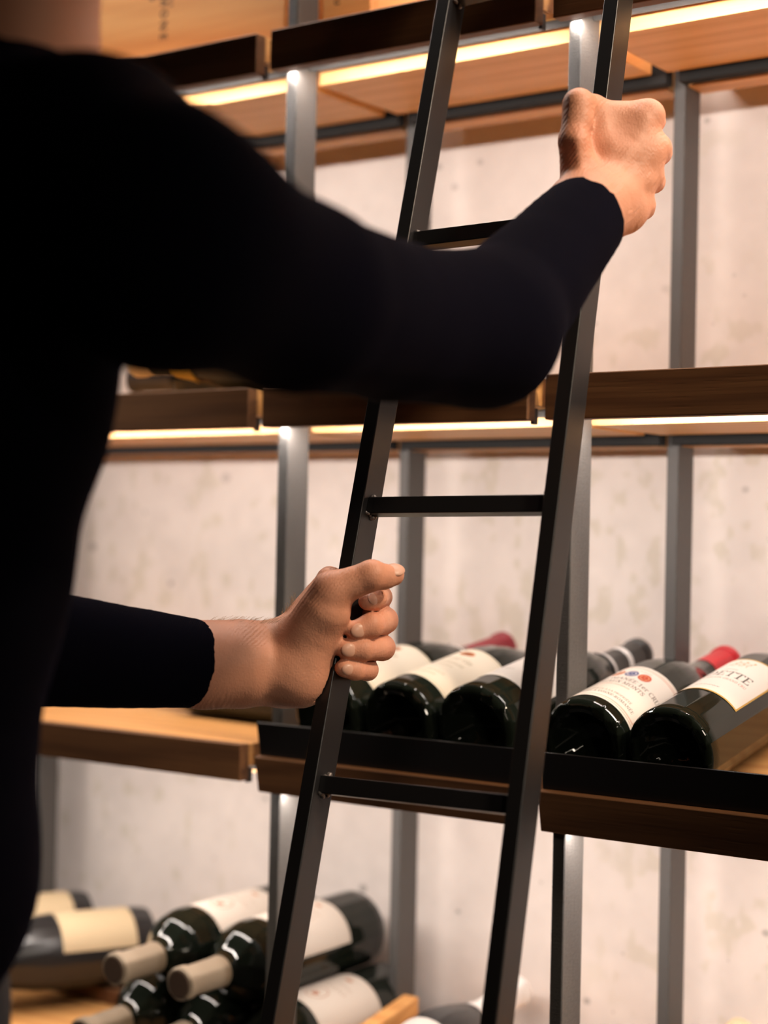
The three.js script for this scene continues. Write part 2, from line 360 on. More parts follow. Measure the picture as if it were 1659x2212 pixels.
function sweaterD(x, y, z) {
  let d = smin(torsoD(x, y, z), armD(x, y, z), 0.035);
  const f = smin(foreR(x, y, z), foreL(x, y, z), 0.005);
  d = smin(d, f, 0.014);
  if (d > 0.03 || d < -0.03) return d;
  const e = Math.exp(-((x - elR.x) ** 2 + (y - elR.y) ** 2 + (z - elR.z) ** 2) / 0.012);
  const a = (x * foldDir.x + y * foldDir.y + z * foldDir.z) * 42 + fbm(x * 14, y * 14, z * 14, 61, 2) * 5;
  return d + 0.0016 * e * Math.sin(a) + 0.0012 * (fbm(x * 22, y * 22, z * 22, 67, 2) - 0.37) * 2;
}
const person = thing('person', 'man in a dark navy sweater seen from behind, gripping the black ladder with both fists', 'person');
const knit = dataTexture(256, 256, (u, v, x, y) => { const a = Math.abs(Math.sin(x * 0.393)), b = 0.5 + 0.5 * Math.sin((y + 8 * Math.abs(((x / 8) % 2) - 1)) * 0.785); const t = 0.6 * a + 0.4 * a * b; return [t, t, t]; }, false, [28, 28]);
const navy = phys({ color: new THREE.Color().setRGB(0.0032, 0.003, 0.0068), roughness: 1, sheen: 1, sheenColor: new THREE.Color().setRGB(0.0085, 0.008, 0.024), sheenRoughness: 0.5, specularIntensity: 0.05, bumpMap: knit, bumpScale: 0.0004 });
{
  const [lo, hi] = bounds([...jointsOf(torsoBones), ...jointsOf(armBones), cuR, cuL], 0.02);
  const base = hip.y + 0.0;
  const sweater = obj('sweater', netMesh((x, y, z) => Math.max(sweaterD(x, y, z), base - 0.02 - y), lo, hi, 0.0062), navy, person);
  const ring = [];
  for (let i = 0; i < 28; i++) { const a = i / 28 * 6.2832; ring.push(V(neck.x, neck.y - 0.008, neck.z).addScaledVector(side, Math.cos(a) * 0.064).addScaledVector(fwd, Math.sin(a) * 0.062 + 0.004).add(V(0, -0.018 * Math.sin(a), 0))); }
  obj('collar', new THREE.TubeGeometry(new THREE.CatmullRomCurve3(ring, true), 90, 0.009, 10, true), navy, sweater);
}
// hands, forearms, neck and head: one skin
const k3 = 0.0052;
const fingersL = {
  index: chain(J(712, 1250, 1.246, 26), J(822, 1290, 1.236, 24), J(812, 1294, 1.21, 22), J(793, 1299, 1.2, 19)),
  middle: chain(J(704, 1300, 1.262, 26), J(831, 1340, 1.232, 28), J(802, 1351, 1.203, 26.5), J(768, 1362, 1.199, 22)),
  ring: chain(J(695, 1355, 1.266, 26), J(826, 1399, 1.232, 27), J(783, 1402, 1.203, 25.5), J(747, 1402, 1.199, 22.5)),
  little: chain(J(690, 1408, 1.26, 24), J(794, 1447, 1.23, 22.5), J(768, 1447, 1.204, 21.5), J(744, 1443, 1.2, 20.5)),
  thumb: chain(J(716, 1276, 1.188, 40), J(804, 1244, 1.182, 32), J(828, 1246, 1.187, 26.5), J(851, 1243, 1.191, 22.5)),
};
const palmL = [
  ...chain(J(436, 1436, 1.2, 88), J(520, 1434, 1.211, 88), wrL), ...chain(J(380, 1430, 1.19, 86), J(436, 1436, 1.2, 88)),
  bone(J(625, 1420, 1.225, 74), J(712, 1252, 1.238, 28)), bone(J(625, 1425, 1.235, 70), J(704, 1302, 1.252, 28)),
  bone(J(630, 1440, 1.235, 70), J(694, 1358, 1.256, 28)), bone(J(630, 1450, 1.232, 64), J(688, 1408, 1.25, 28)),
  ...chain(wrL, J(640, 1452, 1.21, 62), J(706, 1325, 1.191, 49)), bone(J(650, 1395, 1.212, 58), J(716, 1276, 1.188, 40)), ...chain(J(620, 1455, 1.222, 66), J(660, 1472, 1.212, 44)),
];
const fingersR = {
  index: chain(J(1403, 251, 1.185, 28), J(1410, 262, 1.222, 26), J(1345, 268, 1.236, 23), J(1310, 272, 1.232, 20)),
  middle: chain(J(1422, 321, 1.187, 27), J(1424, 330, 1.228, 26), J(1345, 332, 1.238, 23), J(1305, 334, 1.234, 20)),
  ring: chain(J(1409, 385, 1.187, 24), J(1412, 392, 1.228, 24), J(1340, 396, 1.236, 22), J(1302, 398, 1.232, 19)),
  little: chain(J(1391, 446, 1.185, 22), J(1392, 452, 1.22, 21), J(1330, 452, 1.231, 19), J(1300, 452, 1.228, 17)),
  thumb: chain(J(1258, 388, 1.165, 48), J(1246, 305, 1.16, 39), J(1250, 226, 1.166, 33), J(1282, 232, 1.182, 26), J(1306, 250, 1.185, 20)),
};
const palmR = [
  ...chain(J(1200, 530, 1.115, 82), J(1240, 490, 1.14, 82), wrR),
  bone(J(1290, 425, 1.165, 52), J(1402, 251, 1.182, 27)), bone(J(1296, 432, 1.163, 52), J(1421, 321, 1.182, 26)),
  bone(J(1302, 445, 1.163, 52), J(1408, 385, 1.182, 24)), bone(J(1308, 458, 1.166, 46), J(1390, 446, 1.182, 22)),
  bone(wrR, J(1300, 435, 1.165, 70)), bone(J(1300, 270, 1.186, 54), J(1394, 250, 1.188, 31)), bone(J(1290, 340, 1.182, 60), J(1370, 330, 1.184, 50)),
  bone(J(1300, 455, 1.172, 60), J(1350, 462, 1.178, 41)),
];
// tendon ridges (raised) and hollows (sunk): [line or point, width, height]
const ridge = (a, b, w, h) => ({ s: bone(J(a[0], a[1], a[2], 0), J(b[0], b[1], b[2], 0)), w, h });
const reliefR = [
  ridge([1312, 405, 1.15], [1398, 266, 1.172], 0.004, 0.0011), ridge([1316, 425, 1.149], [1416, 328, 1.172], 0.0038, 0.0013), ridge([1320, 445, 1.15], [1402, 388, 1.172], 0.0036, 0.0011),
  ridge([1258, 395, 1.148], [1247, 300, 1.146], 0.004, 0.0012), ridge([1398, 250, 1.172], [1410, 252, 1.176], 0.008, 0.0016), ridge([1418, 320, 1.174], [1430, 321, 1.178], 0.007, 0.0018), ridge([1244, 218, 1.155], [1250, 222, 1.155], 0.008, 0.0012),
  ridge([1275, 296, 1.158], [1284, 320, 1.158], 0.009, -0.0042), ridge([1348, 350, 1.155], [1356, 362, 1.155], 0.011, -0.0022), ridge([1330, 250, 1.168], [1350, 290, 1.162], 0.009, -0.0016), ridge([1372, 300, 1.164], [1384, 290, 1.166], 0.006, -0.0012), ridge([1378, 362, 1.165], [1392, 356, 1.168], 0.006, -0.0014), ridge([1366, 420, 1.165], [1384, 415, 1.168], 0.006, -0.0013),
];
const reliefL = [
  ridge([688, 1392, 1.19], [700, 1372, 1.188], 0.012, -0.0035), ridge([724, 1268, 1.176], [730, 1275, 1.176], 0.009, 0.0012), ridge([440, 1400, 1.185], [600, 1425, 1.205], 0.0035, 0.0009), ridge([450, 1460, 1.185], [625, 1462, 1.2], 0.0035, 0.0012), ridge([470, 1490, 1.19], [640, 1490, 1.204], 0.004, 0.0009),
  ridge([560, 1385, 1.195], [600, 1400, 1.2], 0.009, -0.0022), ridge([640, 1405, 1.195], [655, 1440, 1.194], 0.007, -0.002), ridge([796, 1226, 1.178], [812, 1228, 1.178], 0.008, 0.0012), ridge([648, 1350, 1.21], [690, 1280, 1.21], 0.005, 0.0008),
];
const wrinkles = (x, y, z) => 0.00016 * Math.sin((x * 0.7 - y * 0.6 - z * 0.4) * 2600 + 6 * noise(x * 120, y * 120, z * 120, 88)) * sstep(0.45, 0.7, noise(x * 45, y * 45, z * 45, 89));
const skinNoise = (x, y, z) => 0.0006 * (fbm(x * 70, y * 70, z * 70, 33, 3) - 0.44) + wrinkles(x, y, z);
function handField(palm, fingers, k, relief) {
  const p = union(palm, k * 2.2), fs = Object.values(fingers).map((c) => union(c, 0.003));
  return (x, y, z) => {
    let d = p(x, y, z), g = 1e3;
    for (const f of fs) { const q = f(x, y, z); g = smin(g, q, 0.0012); }
    d = smin(d, g, k);
    if (d > 0.02 || d < -0.02) return d;
    d += skinNoise(x, y, z);
    for (const r of relief) { const q = boneD(r.s, x, y, z) / r.w; if (q < 2.5) d -= r.h * Math.exp(-q * q); }
    return d;
  };
}
// the hands press against the ladder without entering it
const inv = ladder.matrixWorld.clone().invert().elements;
function stileD(x, y, z) {
  const lx = inv[0] * x + inv[4] * y + inv[8] * z + inv[12], ly = inv[1] * x + inv[5] * y + inv[9] * z + inv[13], lz = inv[2] * x + inv[6] * y + inv[10] * z + inv[14];
  const xr = LAD.W - LAD.tp * ly, bx = (c) => { const a = Math.abs(lx - c - LAD.sw / 2) - LAD.sw / 2, b = Math.abs(lz + LAD.sd / 2) - LAD.sd / 2; return Math.max(a, b) < 0 ? Math.max(a, b) : Math.hypot(Math.max(a, 0), Math.max(b, 0)); };
  return Math.min(bx(0), bx(xr));
}
const held = (f) => (x, y, z) => Math.max(f(x, y, z), 0.0003 - stileD(x, y, z));
const skinColor = (spots) => (x, y, z) => {
  let n = fbm(x * 55, y * 55, z * 55, 41, 3), red = 0;
  for (const s of spots) red = Math.max(red, Math.exp(-((x - s.x) ** 2 + (y - s.y) ** 2 + (z - s.z) ** 2) / (s.r * s.r * 1.3)));
  const k = 0.9 + 0.22 * n, q = 0.5 * red + 0.3 * (n - 0.4);
  return [k, k * (1 - 0.2 * q), k * (1 - 0.24 * q)];
};
const tips = (fs) => Object.values(fs).flatMap((c) => jointsOf([c[0], c[c.length - 1]]));
const skins = [];
{
  const jl = [...jointsOf(palmL), ...Object.values(fingersL).flatMap(jointsOf)], jr = [...jointsOf(palmR), ...Object.values(fingersR).flatMap(jointsOf)];
  const [l0, l1] = bounds(jl, 0.006), [r0, r1] = bounds(jr, 0.006);
  skins.push(netMesh(held(handField(palmL, fingersL, k3, reliefL)), l0, l1, 0.0016, skinColor(tips(fingersL))));
  const fR = handField(palmR, fingersR, k3, reliefR);
  skins.push(netMesh(held(fR), r0, r1, 0.0016, skinColor(tips(fingersR))));
}
const skin = phys({ color: new THREE.Color().setRGB(0.60, 0.285, 0.18), vertexColors: true, roughness: 0.52, specularIntensity: 0.6, bumpMap: dataTexture(512, 512, (u, v) => { const t = 0.55 * fbm(u * 60, v * 60, 0, 51, 3) + 0.45 * fbm(u * 130, v * 30, 4, 57, 2); return [t, t, t]; }, false, [16, 16]), bumpScale: 0.0003 });
const head = V(neckTop.x, neckTop.y + 0.115, neckTop.z).addScaledVector(fwd, 0.012);
{
  const hp = (f, u, s, r) => { const p = head.clone().addScaledVector(fwd, f).addScaledVector(side, s).add(V(0, u, 0)); return W3(p.x, p.y, p.z, r); };
  const bones = [
    ...chain(neck, neckTop), bone(W3(neck.x, neck.y - 0.09, neck.z, 0.07), neck),
    bone(hp(-0.035, 0.03, 0, 0.078), hp(0.028, 0.035, 0, 0.074)), bone(hp(-0.02, -0.02, 0, 0.06), hp(0.03, -0.01, 0, 0.062)),
    ...chain(hp(-0.005, -0.045, 0.045, 0.022), hp(0.066, -0.1, 0.012, 0.018), hp(0.066, -0.1, -0.012, 0.018), hp(-0.005, -0.045, -0.045, 0.022)),
    bone(hp(0.05, -0.07, 0, 0.034), hp(0.06, -0.02, 0, 0.04)), bone(hp(0.098, 0.015, 0, 0.009), hp(0.118, -0.03, 0, 0.012)), bone(hp(0.098, -0.066, 0.015, 0.008), hp(0.098, -0.066, -0.015, 0.008)), bone(hp(0.093, 0.03, 0.03, 0.011), hp(0.093, 0.03, -0.03, 0.011)),
    ...[1, -1].map((s) => bone(hp(-0.006, 0.02, 0.078 * s, 0.012), hp(0.0, -0.028, 0.072 * s, 0.01))),
  ];
  const inner = [...torsoBones, ...armBones].map((s) => ({ ...s, a: { ...s.a, r: Math.max(0.01, s.a.r - 0.012) }, dr: s.dr }));
  const f = union([...bones, ...inner], 0.016), [lo, hi] = bounds(jointsOf([...bones, ...inner]), 0.01);
  skins.push(netMesh(f, lo, hi, 0.0075, skinColor([])));
  obj('body', mergeGeometries(skins), skin, person);
  const hairBones = [bone(hp(-0.038, 0.038, 0, 0.083), hp(0.02, 0.05, 0, 0.077)), bone(hp(-0.05, -0.02, 0, 0.055), hp(-0.04, 0.03, 0, 0.08)), bone(hp(-0.05, -0.02, 0, 0.055), hp(-0.035, -0.12, 0, 0.05))];
  const [h0, h1] = bounds(jointsOf(hairBones), 0.01), hc = V(head.x, head.y, head.z);
  const hf = union(hairBones, 0.02), face = plane(hp(0.06, 0.0, 0, 0), fwd.clone().add(V(0, -0.75, 0)).normalize());
  obj('hair', netMesh((x, y, z) => Math.max(hf(x, y, z) + 0.003 * (fbm(x * 90, y * 40, z * 90, 71, 2) - 0.4), face(x, y, z)), h0, h1, 0.005), M.hair, person);
  for (const s of [1, -1]) { const e = hp(0.092, 0.012, 0.031 * s, 0), g = new THREE.SphereGeometry(0.012, 20, 14); g.translate(e.x, e.y, e.z); obj('eye', g, std({ color: 0xd8d4cc, roughness: 0.2 }), person); }
}
// finger nails of the hand whose fingertips face the room
const nailMat = phys({ color: new THREE.Color().setRGB(0.60, 0.34, 0.245), roughness: 0.36, specularIntensity: 0.7 });
function nail(c, w, l, roll = 0, slide = 0.25) {
  const s = c[c.length - 1], a = V(s.a.x, s.a.y, s.a.z), b = V(s.a.x + s.dx, s.a.y + s.dy, s.a.z + s.dz), dir = b.clone().sub(a).normalize();
  const toCam = camera.position.clone().sub(b).normalize(), up = toCam.addScaledVector(dir, -toCam.dot(dir)).normalize().applyAxisAngle(dir, roll), x = up.clone().cross(dir).normalize();
  const r = s.a.r + s.dr, g = new THREE.SphereGeometry(1, 24, 16, 0, 6.2832, 0, 1.35), p = g.attributes.position;
  for (let i = 0; i < p.count; i++) { const q = p.getZ(i); p.setX(i, p.getX(i) * (1 - 0.1 * Math.max(0, -q))); }
  g.scale(w, r * 0.36, l); g.computeVertexNormals();
  const m = obj('fingernail', g, nailMat, person);
  m.matrix.makeBasis(x, up, dir.clone()); m.quaternion.setFromRotationMatrix(m.matrix);
  m.position.copy(b).addScaledVector(up, r * 0.73).addScaledVector(dir, -r * slide + 0.001);
}
nail(fingersL.index, 0.0046, 0.0058, 0.15); nail(fingersL.middle, 0.0051, 0.0062, -0.12); nail(fingersL.ring, 0.0051, 0.006, -0.12); nail(fingersL.little, 0.0043, 0.0052, -0.12);
nail(fingersL.thumb, 0.0062, 0.0075, -0.75);
// short fair hairs along the bare forearm and wrist
{
  const strands = [];
  const grow = (u, v, d, du, dv) => {
    const a = at(u, v, d), b = at(u + du, v + dv, d - 0.002 + rnd() * 0.004), m = a.clone().lerp(b, 0.5).add(V(0, 0.0012 * (rnd() - 0.2), 0));
    strands.push(new THREE.TubeGeometry(new THREE.QuadraticBezierCurve3(a, m, b), 5, 0.00007, 3));
  };
  for (let i = 0; i < 130; i++) { const u = 438 + rnd() * 160; grow(u, 1349 - rnd() * 4, 1.2 + rnd() * 0.02, 10 + rnd() * 24, -4 - rnd() * 13); }
  for (let i = 0; i < 60; i++) { const t = rnd(); grow(mix(600, 640, t), mix(1346, 1298, t), 1.222 + rnd() * 0.01, 2 + rnd() * 8 - 10 * t, -8 - rnd() * 14); }
  for (let i = 0; i < 40; i++) grow(412 + rnd() * 90, 1522, 1.2 + rnd() * 0.02, 10 + rnd() * 20, 4 + rnd() * 8);
  tag(obj('arm_hair', mergeGeometries(strands), std({ color: new THREE.Color().setRGB(0.42, 0.27, 0.14), roughness: 0.6 }), person), null, null, null, 'stuff');
}
// trousers and shoes
{
  const hr = V(hip.x, hip.y, hip.z), o = (v, s, f, y) => W3(v.x + side.x * s + fwd.x * f, y, v.z + side.z * s + fwd.z * f, 0);
  const leg = (s, f) => { const a = o(hr, s, 0, hip.y - 0.02), b = o(hr, s * 1.05, f * 0.5 + 0.03, 0.5), c = o(hr, s * 1.1, f, 0.1); a.r = 0.088; b.r = 0.064; c.r = 0.052; return chain(a, b, c); };
  const legs = [leg(0.085, -0.12), leg(-0.085, 0.06)], waist = [bone({ ...o(hr, 0.07, 0, hip.y + 0.02), r: 0.1 }, { ...o(hr, -0.07, 0, hip.y + 0.02), r: 0.1 })];
  const all = [...legs.flat(), ...waist], [lo, hi] = bounds(jointsOf(all), 0.02);
  obj('trousers', netMesh((x, y, z) => Math.max(union(all, 0.03)(x, y, z), 0.06 - y), lo, hi, 0.012), M.trousers, person);
  for (const l of legs) {
    const e = jointsOf([l[1]])[1], h = W3(e.x - fwd.x * 0.05, 0.045, e.z - fwd.z * 0.05, 0.04), t = W3(e.x + fwd.x * 0.15, 0.035, e.z + fwd.z * 0.15, 0.034), sh = [bone(h, t), bone(W3(e.x, 0.11, e.z, 0.045), h), bone(W3(e.x, 0.1, e.z, 0.04), t)];
    const [a, b] = bounds(jointsOf(sh), 0.01);
    obj('shoe', netMesh((x, y, z) => Math.max(union(sh, 0.02)(x, y, z), 0.001 - y), a, b, 0.008), M.leather, person);
  }
}

// ---------------------------------------------------------------- bottles
const heel = (r, q) => Array.from({ length: 9 }, (_, i) => [r - q + q * Math.sin(i / 8 * Math.PI / 2), q - q * Math.cos(i / 8 * Math.PI / 2)]);
const PROFILE = {
  burgundy: (r) => [[0, 0.01936], [r * 0.35, 0.018], [r * 0.6, 0.008], [r * 0.72, 0.0012], [r * 0.8, 0], ...heel(r, 0.0052), [r, 0.016], [r, 0.1144], [r * 0.98, 0.1276], [r * 0.92, 0.1408], [r * 0.8, 0.15576], [r * 0.64, 0.17072], [r * 0.5, 0.18392], [0.01426, 0.19712], [0.01302, 0.2112], [0.01258, 0.2508], [0.01408, 0.25168], [0.01408, 0.25784], [0.01188, 0.2596], [0, 0.2596]],
  bordeaux: (r) => [[0, 0.02288], [r * 0.35, 0.01936], [r * 0.6, 0.009], [r * 0.72, 0.0012], [r * 0.8, 0], ...heel(r, 0.004), [r, 0.013], [r, 0.16368], [r * 0.985, 0.17072], [r * 0.93, 0.17864], [r * 0.8, 0.187], [r * 0.62, 0.1936], [r * 0.49, 0.19976], [0.0139, 0.20768], [0.01285, 0.22], [0.0125, 0.25344], [0.0139, 0.25432], [0.0139, 0.26136], [0.01188, 0.26312], [0, 0.26312]],
  champagne: (r) => [[0, 0.0264], [r * 0.4, 0.02], [r * 0.7, 0.003], [r * 0.84, 0], [r * 0.95, 0.002], [r, 0.012], [r, 0.1056], [r * 0.97, 0.1232], [r * 0.88, 0.1452], [r * 0.72, 0.1672], [r * 0.55, 0.18656], [0.01716, 0.20416], [0.01452, 0.2244], [0.0132, 0.2508], [0.0154, 0.25344], [0.0154, 0.26136], [0.01232, 0.264], [0, 0.264]],
};
const lathe = (pts, seg = 112) => toCreasedNormals(new THREE.LatheGeometry(pts.map((p) => new THREE.Vector2(...p)), seg), 0.7);
function labelTexture(w, h, draw) {
  const c = document.createElement('canvas'); c.width = w; c.height = h;
  draw(c.getContext('2d'), w, h);
  const t = new THREE.CanvasTexture(c); t.colorSpace = THREE.SRGBColorSpace; t.magFilter = THREE.LinearFilter; t.anisotropy = 8;
  return t;
}
const paper = (tex) => std({ map: tex, color: new THREE.Color().setRGB(0.62, 0.605, 0.6), roughness: 0.7 });
function bottle(kind, r, base, dir, up, o) {
  const t = thing('wine_bottle', o.label, 'bottle', [base.x, base.y, base.z], o.group), y = dir.clone().normalize(), z = up.clone().addScaledVector(y, -up.dot(y)).normalize(), x = y.clone().cross(z);
  t.quaternion.setFromRotationMatrix(new THREE.Matrix4().makeBasis(x, y, z));
  const prof = PROFILE[kind](r), top = prof[prof.length - 1][1];
  obj('glass', lathe(prof), o.glass ?? M.glass, t);
  for (const l of o.labels ?? []) {
    const g = new THREE.CylinderGeometry(r + 0.0004, r + 0.0004, l.y1 - l.y0, 40, 1, true, l.mid - l.half, l.half * 2);
    g.translate(0, (l.y0 + l.y1) / 2, 0);
    obj(l.name ?? 'paper_label', g, l.mat, t);
  }
  if (o.cap) {
    const [y0, mat] = o.cap, pts = prof.filter((p) => p[1] > y0 + 0.002).map(([a, b]) => [a ? a + 0.0007 : 0, b + (b > top - 0.003 ? 0.0008 : 0)]);
    const below = [...prof].reverse().find((p) => p[1] <= y0 + 0.002), f = pts[0], k = (y0 - below[1]) / Math.max(1e-6, f[1] - below[1]), r0 = mix(below[0], f[0], k) + 0.0004;
    const capsule = obj('capsule', lathe([[r0, y0], ...pts], 40), mat, t);
    if (o.capEnd) { const e = new THREE.CylinderGeometry(0.011, 0.011, 0.0008, 28); e.translate(0, top + 0.001, 0); obj('capsule_end', e, o.capEnd, capsule); }
    for (const [a, b, m] of o.rings ?? []) {
      const rr = (q) => { for (let i = 0; i < prof.length - 1; i++) if (q >= prof[i][1] && q <= prof[i + 1][1] && i > 6) return mix(prof[i][0], prof[i + 1][0], (q - prof[i][1]) / Math.max(1e-6, prof[i + 1][1] - prof[i][1])) + 0.0013; return 0.0142; };
      obj('ring_band', lathe([[rr(a), a], [rr((a + b) / 2), (a + b) / 2], [rr(b), b]], 40), m, capsule);
    }
  }
  return t;
}
const serif = (g, s, px, x, y, color = '#2a2522', w = 'normal', font = 'serif') => { g.fillStyle = color; g.font = `${w} ${px}px ${font}`; g.textAlign = 'center'; g.fillText(s, x, y); };
const seal = (g, x, y, r, c, c2) => { g.fillStyle = c; g.beginPath(); g.ellipse(x, y, r, r, 0, 0, 7); g.fill(); g.fillStyle = c2; g.beginPath(); g.arc(x, y, r * 0.74, 0, 7); g.fill(); g.fillStyle = c; for (let i = 0; i < 5; i++) { g.beginPath(); g.arc(x + Math.cos(i * 1.257) * r * 0.36, y + Math.sin(i * 1.257) * r * 0.36, r * 0.24, 0, 7); g.fill(); } };
const texVosne = labelTexture(1024, 700, (g, w, h) => {
  g.fillStyle = '#f4ece2'; g.fillRect(0, 0, w, h);
  g.strokeStyle = '#c99c84'; g.lineWidth = 6; g.strokeRect(16, 22, w - 32, h - 44); g.lineWidth = 16; g.strokeStyle = '#e0bfae'; g.strokeRect(32, 44, w - 64, h - 88);
  serif(g, 'MIS EN BOUTEILLE AU DOMAINE', 24, w * 0.5, 96, '#c98a72');
  seal(g, w * 0.42, 168, 58, '#b5643f', '#e6b08a'); seal(g, w * 0.545, 168, 58, '#33427c', '#d8d3d8'); seal(g, w * 0.67, 168, 58, '#c4472a', '#e39a70');
  serif(g, 'VOSNE-ROMANÉE 1er CRU', 66, w * 0.53, 310, '#3a332e'); serif(g, 'LES BEAUX MONTS', 62, w * 0.53, 382, '#3a332e');
  serif(g, 'APPELLATION CONTRÔLÉE', 26, w * 0.53, 426, '#c0705a'); serif(g, '2010', 46, w * 0.37, 474, '#2e2825');
  serif(g, 'MIS EN BOUTEILLE À LA PROPRIÉTÉ', 34, w * 0.53, 556, '#5a5049'); serif(g, 'PROPRIÉTAIRE À VOSNE-ROMANÉE', 44, w * 0.53, 610, '#3a332e');
});
const texDette = labelTexture(1024, 900, (g, w, h) => {
  g.fillStyle = '#cfa64e'; g.fillRect(0, 0, w, h); g.fillStyle = '#f7f0e6'; g.fillRect(20, 20, w - 40, h - 40);
  g.strokeStyle = '#a98a4a'; g.lineWidth = 7;
  for (let k = 0; k < 3; k++) { const x = w * 0.5 + (k - 1) * 92; g.beginPath(); g.ellipse(x, 150, 44, 22, -0.3, 0, 7); g.stroke(); g.beginPath(); g.moveTo(x - 30, 165); g.lineTo(x - 46, 220); g.moveTo(x + 10, 168); g.lineTo(x + 22, 222); g.moveTo(x + 30, 140); g.lineTo(x + 58, 100); g.stroke(); g.fillStyle = '#b89650'; g.beginPath(); g.arc(x + 60, 94, 15, 0, 7); g.fill(); }
  serif(g, 'CHATEAU', 34, w * 0.5, 330, '#6b6257'); g.textAlign = 'center';
  serif(g, 'ADETTE', 176, w * 0.5, 500, '#2c2924');
  serif(g, 'SAINT-ÉMILION GRAND CRU', 52, w * 0.5, 580, '#c96a55'); serif(g, '2018', 48, w * 0.3, 670, '#3a352f');
  g.strokeStyle = '#3a352f'; g.lineWidth = 4; g.beginPath(); for (let i = 0; i <= 60; i++) g.lineTo(w * 0.36 + i * 5, 770 + Math.sin(i * 1.3) * 10 * Math.sin(i * 0.31)); g.stroke();
});
const texCream = labelTexture(768, 560, (g, w, h) => {
  g.fillStyle = '#f0e8d6'; g.fillRect(0, 0, w, h); g.strokeStyle = '#cdbd92'; g.lineWidth = 5; g.strokeRect(16, 16, w - 32, h - 32);
  g.fillStyle = '#b8682a'; g.beginPath(); g.ellipse(w / 2, 92, 66, 34, 0, 0, 7); g.fill(); g.fillStyle = '#8f4420'; g.beginPath(); g.ellipse(w / 2, 92, 36, 17, 0, 0, 7); g.fill();
  serif(g, 'Grand Vin', 58, w / 2, 212, '#8a7f62', 'italic'); serif(g, 'DE BOURGOGNE', 36, w / 2, 280, '#a09472'); serif(g, 'APPELLATION', 26, w / 2, 330, '#b3a47e'); serif(g, 'MIS EN BOUTEILLE', 28, w / 2, 440, '#a89a76'); serif(g, 'PROPRIÉTAIRE', 26, w / 2, 486, '#b3a47e');
});
const texWhite = labelTexture(768, 560, (g, w, h) => {
  g.fillStyle = '#f4f0ea'; g.fillRect(0, 0, w, h); serif(g, 'VIN', 60, w / 2, 170, '#b8aea2'); serif(g, 'ROUGE', 48, w / 2, 240, '#b8aea2'); serif(g, '2015', 40, w / 2, 420, '#c2b8ac');
});
const texPile = labelTexture(768, 640, (g, w, h) => {
  g.fillStyle = '#f2e9dd'; g.fillRect(0, 0, w, h); g.strokeStyle = '#d8c8b6'; g.lineWidth = 6; g.strokeRect(14, 14, w - 28, h - 28);
  g.strokeStyle = '#c9a08a'; g.lineWidth = 10; g.beginPath(); g.ellipse(w / 2, 200, 70, 90, 0, 0, 7); g.stroke(); g.fillStyle = '#c98a6a'; g.beginPath(); g.arc(w / 2, 180, 30, 0, 7); g.fill();
  serif(g, 'CHÂTEAU', 54, w / 2, 380, '#c2ab98'); serif(g, 'GRAND CRU', 42, w / 2, 450, '#cbb5a3'); g.fillStyle = '#d39a76'; g.fillRect(w / 2 - 30, 520, 60, 34);
});
const L = (tex, y0, y1, half, mid = 0) => ({ mat: paper(tex), y0, y1, half, mid });
const dirOf = (a) => V(0, Math.sin(a), -Math.cos(a)), tiltDir = dirOf(TILT), tilt4 = dirOf(TILT4), UP = V(0, 1, 0);
const onTilt = (x, r, b, h, a = TILT) => V(x, b, 0.0115).add(V(0, Math.cos(a), Math.sin(a)).multiplyScalar(h + r + 0.0016)).addScaledVector(dirOf(a), 0.0105);
const GR = 'bottles lying on the tilted shelf at eye level';
const r1 = 0.0358;
const b3 = S.S3 - 0.008, b4 = S.S3 - 0.0095;
bottle('burgundy', r1, onTilt(0.0695, r1, b3, 0.0315), tiltDir.clone().add(V(0.07, 0, 0)), UP, { label: 'dark wine bottle with cream label and wine-red capsule, partly behind the lower fist', group: GR, labels: [L(texCream, 0.03, 0.112, 1.15)], cap: [0.1954, M.wine], glass: M.glass, rings: [[0.176, 0.18, M.silver]] });
bottle('burgundy', r1, onTilt(0.143, r1, b3, 0.0315), tiltDir.clone().add(V(0.058, 0, 0)), UP, { label: 'dark wine bottle with cream label and orange-brown oval emblem between the ladder stiles', group: GR, labels: [L(texCream, 0.026, 0.112, 1.2, 0.12)], cap: [0.1954, M.capBlack] });
bottle('burgundy', r1 + 0.001, onTilt(0.2175, r1 + 0.001, b3, 0.0315), tiltDir.clone().add(V(0.048, 0, 0)), UP, { label: 'wine bottle with plain white label and black capsule ringed in silver behind the ladder stile', group: GR, labels: [L(texWhite, 0.034, 0.112, 1.2)], cap: [0.1848, M.capBlack], rings: [[0.188, 0.194, M.silver], [0.219, 0.2255, M.silver]] });
bottle('burgundy', 0.035, onTilt(0.3145, 0.035, b4, 0.0325), tiltDir, UP, { label: 'wine bottle with bright red capsule and white label showing round blue and red seals', group: GR, labels: [L(texVosne, 0.014, 0.1, 1.3, -0.02)], cap: [0.2120, M.red], glass: M.glass });
bottle('bordeaux', 0.0345, onTilt(0.386, 0.0345, b4, 0.0325), tiltDir, UP, { label: 'glossy wine bottle with white gold-edged label reading ADETTE in big letters', group: GR, labels: [L(texDette, 0.055, 0.146, 0.98, 0.02)], cap: [0.1989, M.capBlack] });
